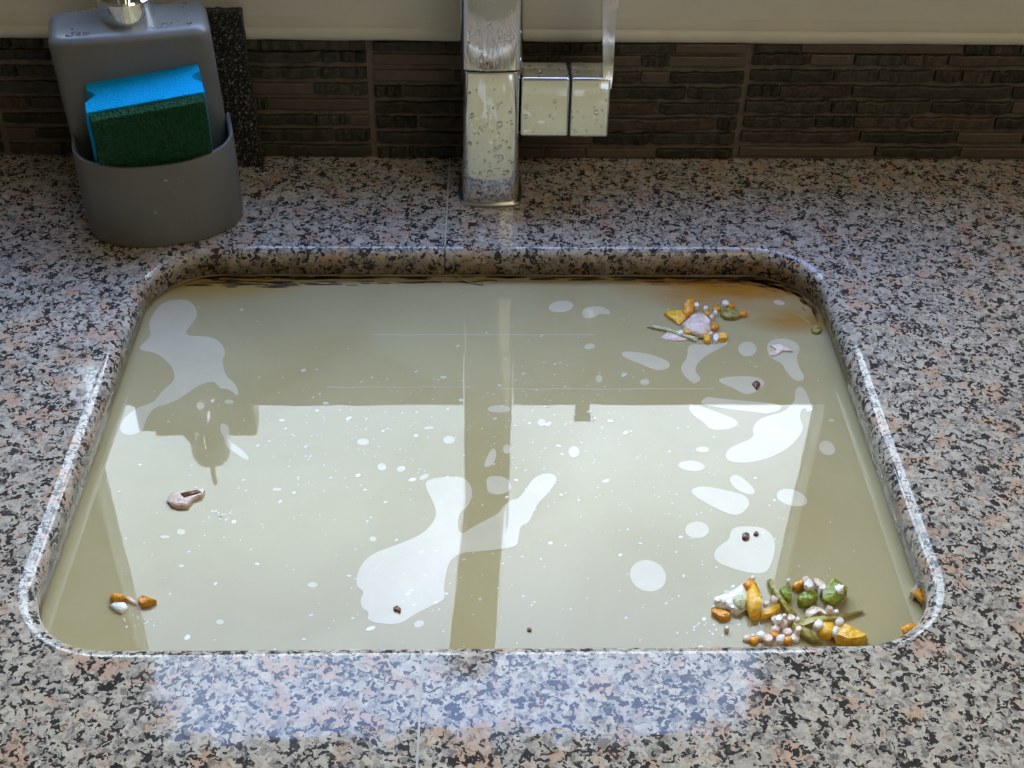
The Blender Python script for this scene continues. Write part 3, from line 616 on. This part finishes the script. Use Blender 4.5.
def chunk(bm, P, h, seed):
    zb = -.002 if h < .0058 or len(P) > 6 and max((p-P[0]).length for p in P) > .009 else h-.0035
    n = len(P); c = sum(P, Vector((0, 0)))/n
    A = sum((P[i].cross(P[(i+1) % n]) for i in range(n)))
    if A < 0: P = P[::-1]
    jit = lambda p, k: .12*h*noise.noise((p.x*400, p.y*400, seed+k))
    
    def mk(s, z, k):
        return [(c.x+(p.x-c.x)*s*(1+.30*noise.noise((p.x*700, p.y*700, seed*3+k))), c.y+(p.y-c.y)*s*(1+.30*noise.noise((p.x*700+9, p.y*700, seed*3+k))), z+jit(p, k)*2.2) for p in P]
    rows = loft(bm, [mk(.98, zb, 0), mk(1.06, zb+(h-zb)*.4, 1), mk(1.02, zb+(h-zb)*.8, 2), mk(.86, h*1.0, 3)], True, True, False)
    ct = bm.verts.new((c.x, c.y, h*(1.0+.15*noise.noise((seed, 2, 1)))))
    for i in range(n): bm.faces.new((rows[-1][i], rows[-1][(i+1) % n], ct))
for k, (name, label, mat, h, f) in enumerate(FOOD):
    P = pairs(f)
    if len(P) < 6: P = chaikin(P, 1)
    c = sum(P, Vector((0, 0)))/len(P); bm = bmesh.new(); chunk(bm, [p-c for p in P], h*1e-4, k)
    o = obj(name, bm, FOODM[mat], angle=65); o.location = (c.x, c.y, ZW)
    if not label:
        label = 'tiny %s crumb in the crumbly heap against the front rim' % ('rust orange' if 'pepper' in name else 'pale onion')
    g = 'food scraps floating on the sink water'
    if 'crumbly' in label: g = ('pale' if 'pale' in label else 'rust')+' crumbs in the heap against the front rim'
    if 'among the' in label and label.startswith('tiny'): g = 'pale crumbs '+label[label.index('among'):]
    tag(o, label, 'food scrap', g)
# specks too small to count
bm = bmesh.new(); r4 = random.Random(11)
def disc(bm, x, y, r, e=1, ang=0, z=ZW+.0002, n=6):
    c = bm.verts.new((x, y, z)); R = []
    for i in range(n):
        a = 2*math.pi*i/n; dx, dy = r*e*math.cos(a), r*math.sin(a)
        R.append(bm.verts.new((x+dx*math.cos(ang)-dy*math.sin(ang), y+dx*math.sin(ang)+dy*math.cos(ang), z)))
    for i in range(n): bm.faces.new((R[i], R[(i+1) % n], c))
for cx, cy, sx, sy, num in ((-.05, .65, .06, .03, 150), (.05, .66, .03, .035, 110), (.11, .60, .05, .05, 120), (-.13, .62, .05, .06, 90), (0, .62, .14, .10, 260), (.16, .55, .04, .04, 70), (.03, .70, .1, .02, 70), (-.02, .52, .1, .03, 90)):
    for i in range(num):
        x = r4.gauss(cx, sx); y = r4.gauss(cy, sy)
        if HX0+.015 < x < HX1-.015 and HY0+.008 < y < HY1-.02:
            disc(bm, x, y, min(.0016, r4.lognormvariate(math.log(.00038), .55)), r4.uniform(1, 2), r4.gauss(.4, .4))
for i in range(90):                               # crumbs of fat around the scraps
    cx, cy, s = r4.choice(((.150, .475, .022), (.165, .79, .012), (.135, .49, .012), (-.19, .498, .007), (-.157, .58, .006)))
    disc(bm, r4.gauss(cx, s), max(HY0+.004, r4.gauss(cy, s*.45)), r4.uniform(.0003, .0009))
sp = obj('scum_specks', bm, SPECK); tag(sp, 'scattered pinhead specks of pale fat all over the water', 'scum', kind='stuff')
# silvery scum threads where the sill line is mirrored
bm = bmesh.new()
for (xa, xb, y) in ((-.10, .0, .7035), (.02, .17, .7015), (-.07, .09, .762)):
    P = [Vector((xa+(xb-xa)*i/24, y+.0012*noise.noise((i*.4, y*50, 0)), ZW+.0001)) for i in range(25)]
    for a, b in zip(P, P[1:]): bm.faces.new([bm.verts.new(q) for q in (a, b, b+Vector((0, .00045, 0)), a+Vector((0, .00045, 0)))])
th = obj('scum_threads', bm, SPECK); tag(th, 'hair thin pale scum lines drifting across the back of the water', 'scum', kind='stuff')
# two bristles stuck at the back rim and right wall
bm = bmesh.new(); tube(bm, [Vector((-.012, .8295, -.019)), Vector((-.004, .826, -.0225)), Vector((.004, .8235, -.0238)), Vector((.010, .8225, -.0242))], .0005, 5)
tag(obj('bristle', bm, SEAL), 'pale curved bristle lying at the back rim of the sink', 'bristle')

# ------------------------------------------------------------------ mixer tap
FX, FY = .0155, .9175
tap = empty('kitchen_faucet', (FX, FY, 0)); tap.rotation_euler = (math.radians(-5.2), 0, 0); tag(tap, 'squared chrome kitchen faucet speckled with water drops, behind the sink', 'faucet')
def hard(o):
    m = o.modifiers.new('normals', 'WEIGHTED_NORMAL'); m.weight = 100; return o
def bar(bm, h, r, zs, bulge=.0012, extra=0):
    loft(bm, [[(x*s, y*s, z) for x, y in rrect(h, h, r, 5, bulge)] for z, s in zs], True, True, True)
bm = bmesh.new(); bar(bm, .0243, .008, [(0, 1), (.0022, 1), (.003, .97)]); br = obj('base_ring', bm, STEEL, tap, angle=30); br.rotation_euler = (math.radians(5.2), 0, 0)
bm = bmesh.new(); bar(bm, .0218, .0065, [(.0, 1), (.002, 1), (.1072, 1), (.1078, 1), (.1087, .985)]); obj('lower_body', bm, CHROME, tap, angle=30)
bm = bmesh.new(); bar(bm, .0208, .006, [(.1087, 1), (.1102, 1)]); obj('joint_ring', bm, DARKGAP, tap, angle=30)
bm = bmesh.new(); bar(bm, .0230, .0065, [(.1102, .98), (.1110, 1), (.1116, 1), (.351, 1), (.352, 1), (.356, .97)]); obj('column', bm, CHROME, tap, angle=30)
bm = bmesh.new(); sec = rrect(.0215, .0195, .006, 4)
loft(bm, [[(x, -d, .335+z) for x, z in sec] for d in (.018, .12, .222, .225)], True, True, True)
so = obj('spout', bm, CHROME, tap, angle=30); so.rotation_euler = (0, 0, math.radians(-4.6))
bm = bmesh.new(); lathe(bm, [(.014, .306), (.0145, .314), (.0145, .318)], 24, (0, -.208)); ae = obj('aerator', bm, DARKGAP, so, angle=30)
bm = bmesh.new(); box(bm, .0225, .0592, -.0195, .0135, .0555, .1035, .0025, 3); hard(obj('valve_block', bm, CHROME, tap, smooth=True))
bm = bmesh.new(); box(bm, .0592, .0602, -.018, .012, .057, .102); obj('joint_ring', bm, DARKGAP, tap)
bm = bmesh.new(); box(bm, .0602, .0900, -.0195, .0135, .0555, .1035, .0022, 3)
hd = hard(obj('handle_block', bm, CHROME, tap, smooth=True))
bm = bmesh.new()
def quadring(z, x0, x1, y0, y1): return [(x0, y0, z), (x1, y0, z), (x1, y1, z), (x0, y1, z)]
loft(bm, [quadring(.095, .0842, .0902, -.0188, .006), quadring(.106, .0835, .0908, -.0188, .006), quadring(.150, .0805, .0905, -.0190, .006), quadring(.198, .0795, .0950, -.0205, .0), quadring(.1995, .0800, .0944, -.0195, -.001)], True, True, True)
obj('lever', bm, CHROME, tap, angle=20)
# drops clinging to the chrome
bm = bmesh.new(); r5 = random.Random(3)
def dome(bm, c, nrm, r, asp=1.15, flat=.45):
    nrm = Vector(nrm).normalized(); up = Vector((0, 0, 1)) if abs(nrm.z) < .9 else Vector((0, 1, 0)); s = up.cross(nrm).normalized(); u = nrm.cross(s); c = Vector(c)
    rings = [[c+(s*math.cos(2*math.pi*i/10)*q+u*math.sin(2*math.pi*i/10)*q*asp)*r+nrm*h*r*flat for i in range(10)] for q, h in ((1, -.05), (.93, .45), (.72, .8), (.38, .96), (.1, 1))]
    loft(bm, rings, True, True, True)
def front(x): return -.0218-.0012*max(0, 1-(x/.0155)**2)
for i in range(95):
    z = min(.104, max(.006, r5.betavariate(1.6, 1.6)*.101+.002)); x = r5.uniform(-.0165, .0165)
    dome(bm, (x, front(x), z), (x*8, -1, 0), min(.0024, r5.lognormvariate(math.log(.0008), .45)))
for i in range(40):
    z = r5.uniform(.118, .2); x = r5.uniform(-.018, .018); dome(bm, (x, front(x)-.0012, z), (x*8, -1, 0), r5.uniform(.0004, .0014))
for i in range(42):
    x = r5.uniform(.025, .087); z = r5.uniform(.059, .099); dome(bm, (x, -.0195, z), (0, -1, 0), min(.0021, r5.lognormvariate(math.log(.0007), .5)))
for i in range(26):
    x = r5.uniform(.026, .078); y = r5.uniform(-.017, .011); dome(bm, (x, y, .1035), (0, 0, 1), r5.uniform(.0005, .0018))
dr = obj('water_drops', bm, DROP, tap, smooth=True); dr['kind'] = 'stuff'; dr['label'] = 'clear beads of water'

# ------------------------------------------------------------------ soap dispenser caddy
disp = empty('soap_dispenser', (-.230, .856, 0), math.radians(13))
tag(disp, 'grey stoneware soap dispenser with a chrome collar and a sponge pocket in front', 'soap dispenser')
def outline(hx, y0, y1, rc, bulge, n=6, nf=24):
    """plan outline: front edge bulging to -y, rounded corners; counter-clockwise from the back right"""
    P = []
    for cx, cy, a0 in ((hx-rc, y1-rc, 0), (-hx+rc, y1-rc, 90)):
        for i in range(n+1): a = math.radians(a0+90*i/n); P.append((cx+rc*math.cos(a), cy+rc*math.sin(a)))
    for cx, a0 in ((-hx+rc, 180),):
        for i in range(n+1): a = math.radians(a0+90*i/n); P.append((cx+rc*math.cos(a), y0+rc+rc*math.sin(a)))
    for i in range(1, nf):
        t = -1+2*i/nf; P.append(((hx-rc)*t, y0))
    for i in range(n+1): a = math.radians(270+90*i/n); P.append((hx-rc+rc*math.cos(a), y0+rc+rc*math.sin(a)))
    return [(x, y-(bulge*(1-(x/hx)**2) if y < (y0+y1)/2 else 0)) for x, y in P]
def lerp(z, hx, y0, y1, rc, b): return [(x, y, z) for x, y in outline(hx, y0, y1, rc, b)]
bm = bmesh.new()
T = .149
rings = [lerp(.0, .055, .031, .079, .007, 0), lerp(.002, .0565, .030, .081, .008, 0), lerp(.07, .0568, .030, .082, .008, .0008), lerp(T-.012, .0565, .030, .082, .009, .003)]
for a in (20, 45, 70, 90):
    s = .008*(1-math.cos(math.radians(a))); z = T-.008+.008*math.sin(math.radians(a))
    rings.append(lerp(z, .0565-s, .030+s, .082-s, .009, .003))
rings.append(lerp(T+.0012, .030, .050, .070, .006, .001))
loft(bm, rings, True, True, True); obj('body', bm, CERAMIC, disp, angle=40)
# open front pocket: a U-shaped wall with rounded rim plus floor
def ushell(off, rimz=None, z=None):
    P = []; hx = .058-off; y0 = .004+off; rc = max(.002, .011-off); b = .021
    for y in (.040, .030, .022): P.append((-hx, y))
    for i in range(7): a = math.radians(180+90*i/6); P.append((-hx+rc+rc*math.cos(a), y0+rc+rc*math.sin(a)))
    for i in range(1, 24): t = -1+2*i/24; P.append(((hx-rc)*t, y0))
    for i in range(7): a = math.radians(270+90*i/6); P.append((hx-rc+rc*math.cos(a), y0+rc+rc*math.sin(a)))
    for y in (.022, .030, .040): P.append((hx, y))
    out = []
    for x, y in P:
        yy = y-((b-.004*((z if z is not None else .065)/.065)+.003)*max(0, 1-abs(x/hx)**2.6) if y < .018 else 0)
        dip = .0675+.005*min(1, abs(x/.058))**3+.002*max(0, min(1, (yy-.008)/.02))
        out.append((x, yy, z if z is not None else dip+rimz))
    return out
bm = bmesh.new()
rings = [ushell(.004, z=.0), ushell(.001, z=.0012), ushell(0, z=.004), ushell(-.0005, z=.03), ushell(0, rimz=-.0014), ushell(.0005, rimz=-.0004), ushell(.0016, rimz=0), ushell(.0027, rimz=-.0004), ushell(.0034, rimz=-.0016), ushell(.0036, z=.03), ushell(.004, z=.006)]
rows = loft(bm, rings, False)
bm.faces.new(rows[0]); bm.faces.new(rows[-1][::-1])
obj('pocket', bm, CERAMIC, disp, angle=40)
bm = bmesh.new(); cc = (.0005, .0595)
lathe(bm, [(.0196, T-.001), (.0196, T+.016), (.0185, T+.0175), (.006, T+.018), (.0045, T+.019), (.0045, T+.034)], 40, cc); obj('collar', bm, CHROME, disp, angle=30)
bm = bmesh.new(); lathe(bm, [(.010, T+.032), (.011, T+.034), (.011, T+.044), (.009, T+.046)], 24, cc); box(bm, cc[0]-.004, cc[0]+.004, cc[1]-.045, cc[1], T+.036, T+.043, .002); obj('pump_head', bm, CHROME, disp, angle=30)
bm = bmesh.new()
for i in range(26):
    x = r5.uniform(-.045, .052); y = r5.uniform(.034, .076)
    if (x-cc[0])**2+(y-cc[1])**2 < .022**2: continue
    dome(bm, (x, y, T+.0006), (0, 0, 1), r5.uniform(.0006, .0024), r5.uniform(1, 1.6), .25)
for x in (-.040, -.036, -.030, .018, .024): dome(bm, (x, .036+r5.uniform(-.001, .004), T), (0, -.2, 1), .0035, .6, .2)
for i in range(16):
    x = r5.uniform(-.045, .054); z = r5.uniform(.008, .06); dome(bm, (x, .0035-.0235*(1-(x/.058)**2), z), (x*7, -1, 0), r5.uniform(.0004, .0011), 1.1, .4)
for i in range(9):
    z = r5.uniform(.006, .066); dome(bm, (.0575, .012+r5.uniform(-.002, .01), z), (1, 0, 0), r5.uniform(.0005, .0013), 1.2, .4)
dd = obj('water_drops', bm, DROP, disp, smooth=True); dd['kind'] = 'stuff'; dd['label'] = 'clear beads of water'

for ch in disp.children:                       # the moulding leans a touch to one side
    for v in ch.data.vertices: v.co.x -= 0 if ch.name.startswith('pocket') or (ch.name.startswith('water') and v.co.z < .1) else .030*v.co.z
# sponge in the pocket
spg = empty('sponge', (-.230, .856, .0065), math.radians(13)); tag(spg, 'blue foam sponge with a dark green scouring face, upright in the grey pocket', 'sponge')
def slabmesh(poly, z0, ztop, sub, amp, seed, mat, name):
    """extrude a plan outline with a grid of rows; ztop(y) slopes the top"""
    bm = bmesh.new(); rings = []; rows = 16
    P = []
    for i in range(len(poly)):
        a = Vector(poly[i]); b = Vector(poly[(i+1) % len(poly)]); k = max(1, int((b-a).length/sub))
        for j in range(k): P.append(a+(b-a)*j/k)
    c = sum(P, Vector((0, 0)))/len(P)
    for r in range(rows+1):
        t = r/rows; ring = []
        for p in P:
            z = z0+(ztop(p)-z0)*t; s = 1 if r < rows else .985
            q = c+(p-c)*s; n = noise.noise_vector((q.x*500, q.y*500, z*500+seed))*amp
            ring.append((q.x+n.x, q.y+n.y, z+(n.z if r == rows else 0)))
        rings.append(ring)
    rw = loft(bm, rings, True, True, False)
    top = rw[-1]
    for t in tessellate_polygon([[Vector((v.co.x, v.co.y, 0)) for v in top]]):
        try: bm.faces.new([top[i] for i in t])
        except ValueError: pass
    return obj(name, bm, mat, spg, angle=55)
tilt = lambda p: .1015+.0035*(p.x/.042)+(p.y+.008)*.30
foamP = [(-.0425, .0006), (-.0425, .010), (-.0345, .016), (-.0375, .0195), (-.0405, .0215), (-.0405, .0285), (.0405, .0285), (.0408, .0215), (.0365, .0195), (.0340, .016), (.0415, .010), (.0415, .0006)]
slabmesh(foamP, 0, tilt, .003, .0003, 1, BLUEFOAM, 'foam_block')
slabmesh([(-.0390, -.0072), (-.0400, .0006), (.0410, .0006), (.0405, -.0072)], 0, lambda p: tilt(p)-.0012, .0016, .0010, 5, SCOUR, 'scouring_pad')

# black mesh scourer propped against the tiles behind the dispenser
bm = bmesh.new(); nx, nz = 46, 74; rings = []
for s, yb in ((0, .9515), (1, .9605)):
    for j in range(nz+1):
        z = .001+.1335*j/nz; row = []
        for i in range(nx+1):
            x = -.262+.089*i/nx+(.0016*noise.noise((z*60, 1, 0)) if i == nx else 0)+(.0035*(1-j/nz)**3 if i > nx*.8 else 0)
            d = .0016*noise.noise((x*330, z*330, s*7))+.0012*noise.noise((x*800, z*800, 3))
            row.append((x, yb-d if s == 0 else yb+min(0, d), z+(.0012*noise.noise((x*300, 0, 2)) if j == nz else 0)))
        rings.append(row)
A = rings[:nz+1]; Bk = rings[nz+1:][::-1]
loft(bm, A+Bk+[A[0]], False); bmesh.ops.remove_doubles(bm, verts=bm.verts[:], dist=1e-6)
bmesh.ops.holes_fill(bm, edges=[e for e in bm.edges if e.is_boundary], sides=0)
tag(obj('mesh_scourer', bm, SCRUB), 'black mesh scouring pad standing against the tiles behind the grey dispenser', 'scouring pad')

# small domed ornament standing on the window frame, seen only mirrored in the water
orn = empty('domed_ornament', (-.2645, .979, WZ0)); orn.scale = (.93, .93, .93); tag(orn, 'small dark domed ornament with a thin spike, standing on the window frame', 'ornament')
bm = bmesh.new(); box(bm, -.062, .060, -.015, .015, 0, .038, .003); box(bm, -.046, .060, -.014, .014, .036, .045, .003); obj('plinth', bm, FRAME, orn)
bm = bmesh.new(); lathe(bm, [(.027, .044), (.023, .052), (.0205, .060), (.0205, .078), (.018, .087), (.010, .093), (.002, .095)], 24, (.006, 0)); obj('dome', bm, FRAME, orn, angle=40)
bm = bmesh.new(); lathe(bm, [(.0028, .092), (.0028, .128)], 10, (.004, 0)); obj('spike', bm, FRAME, orn)
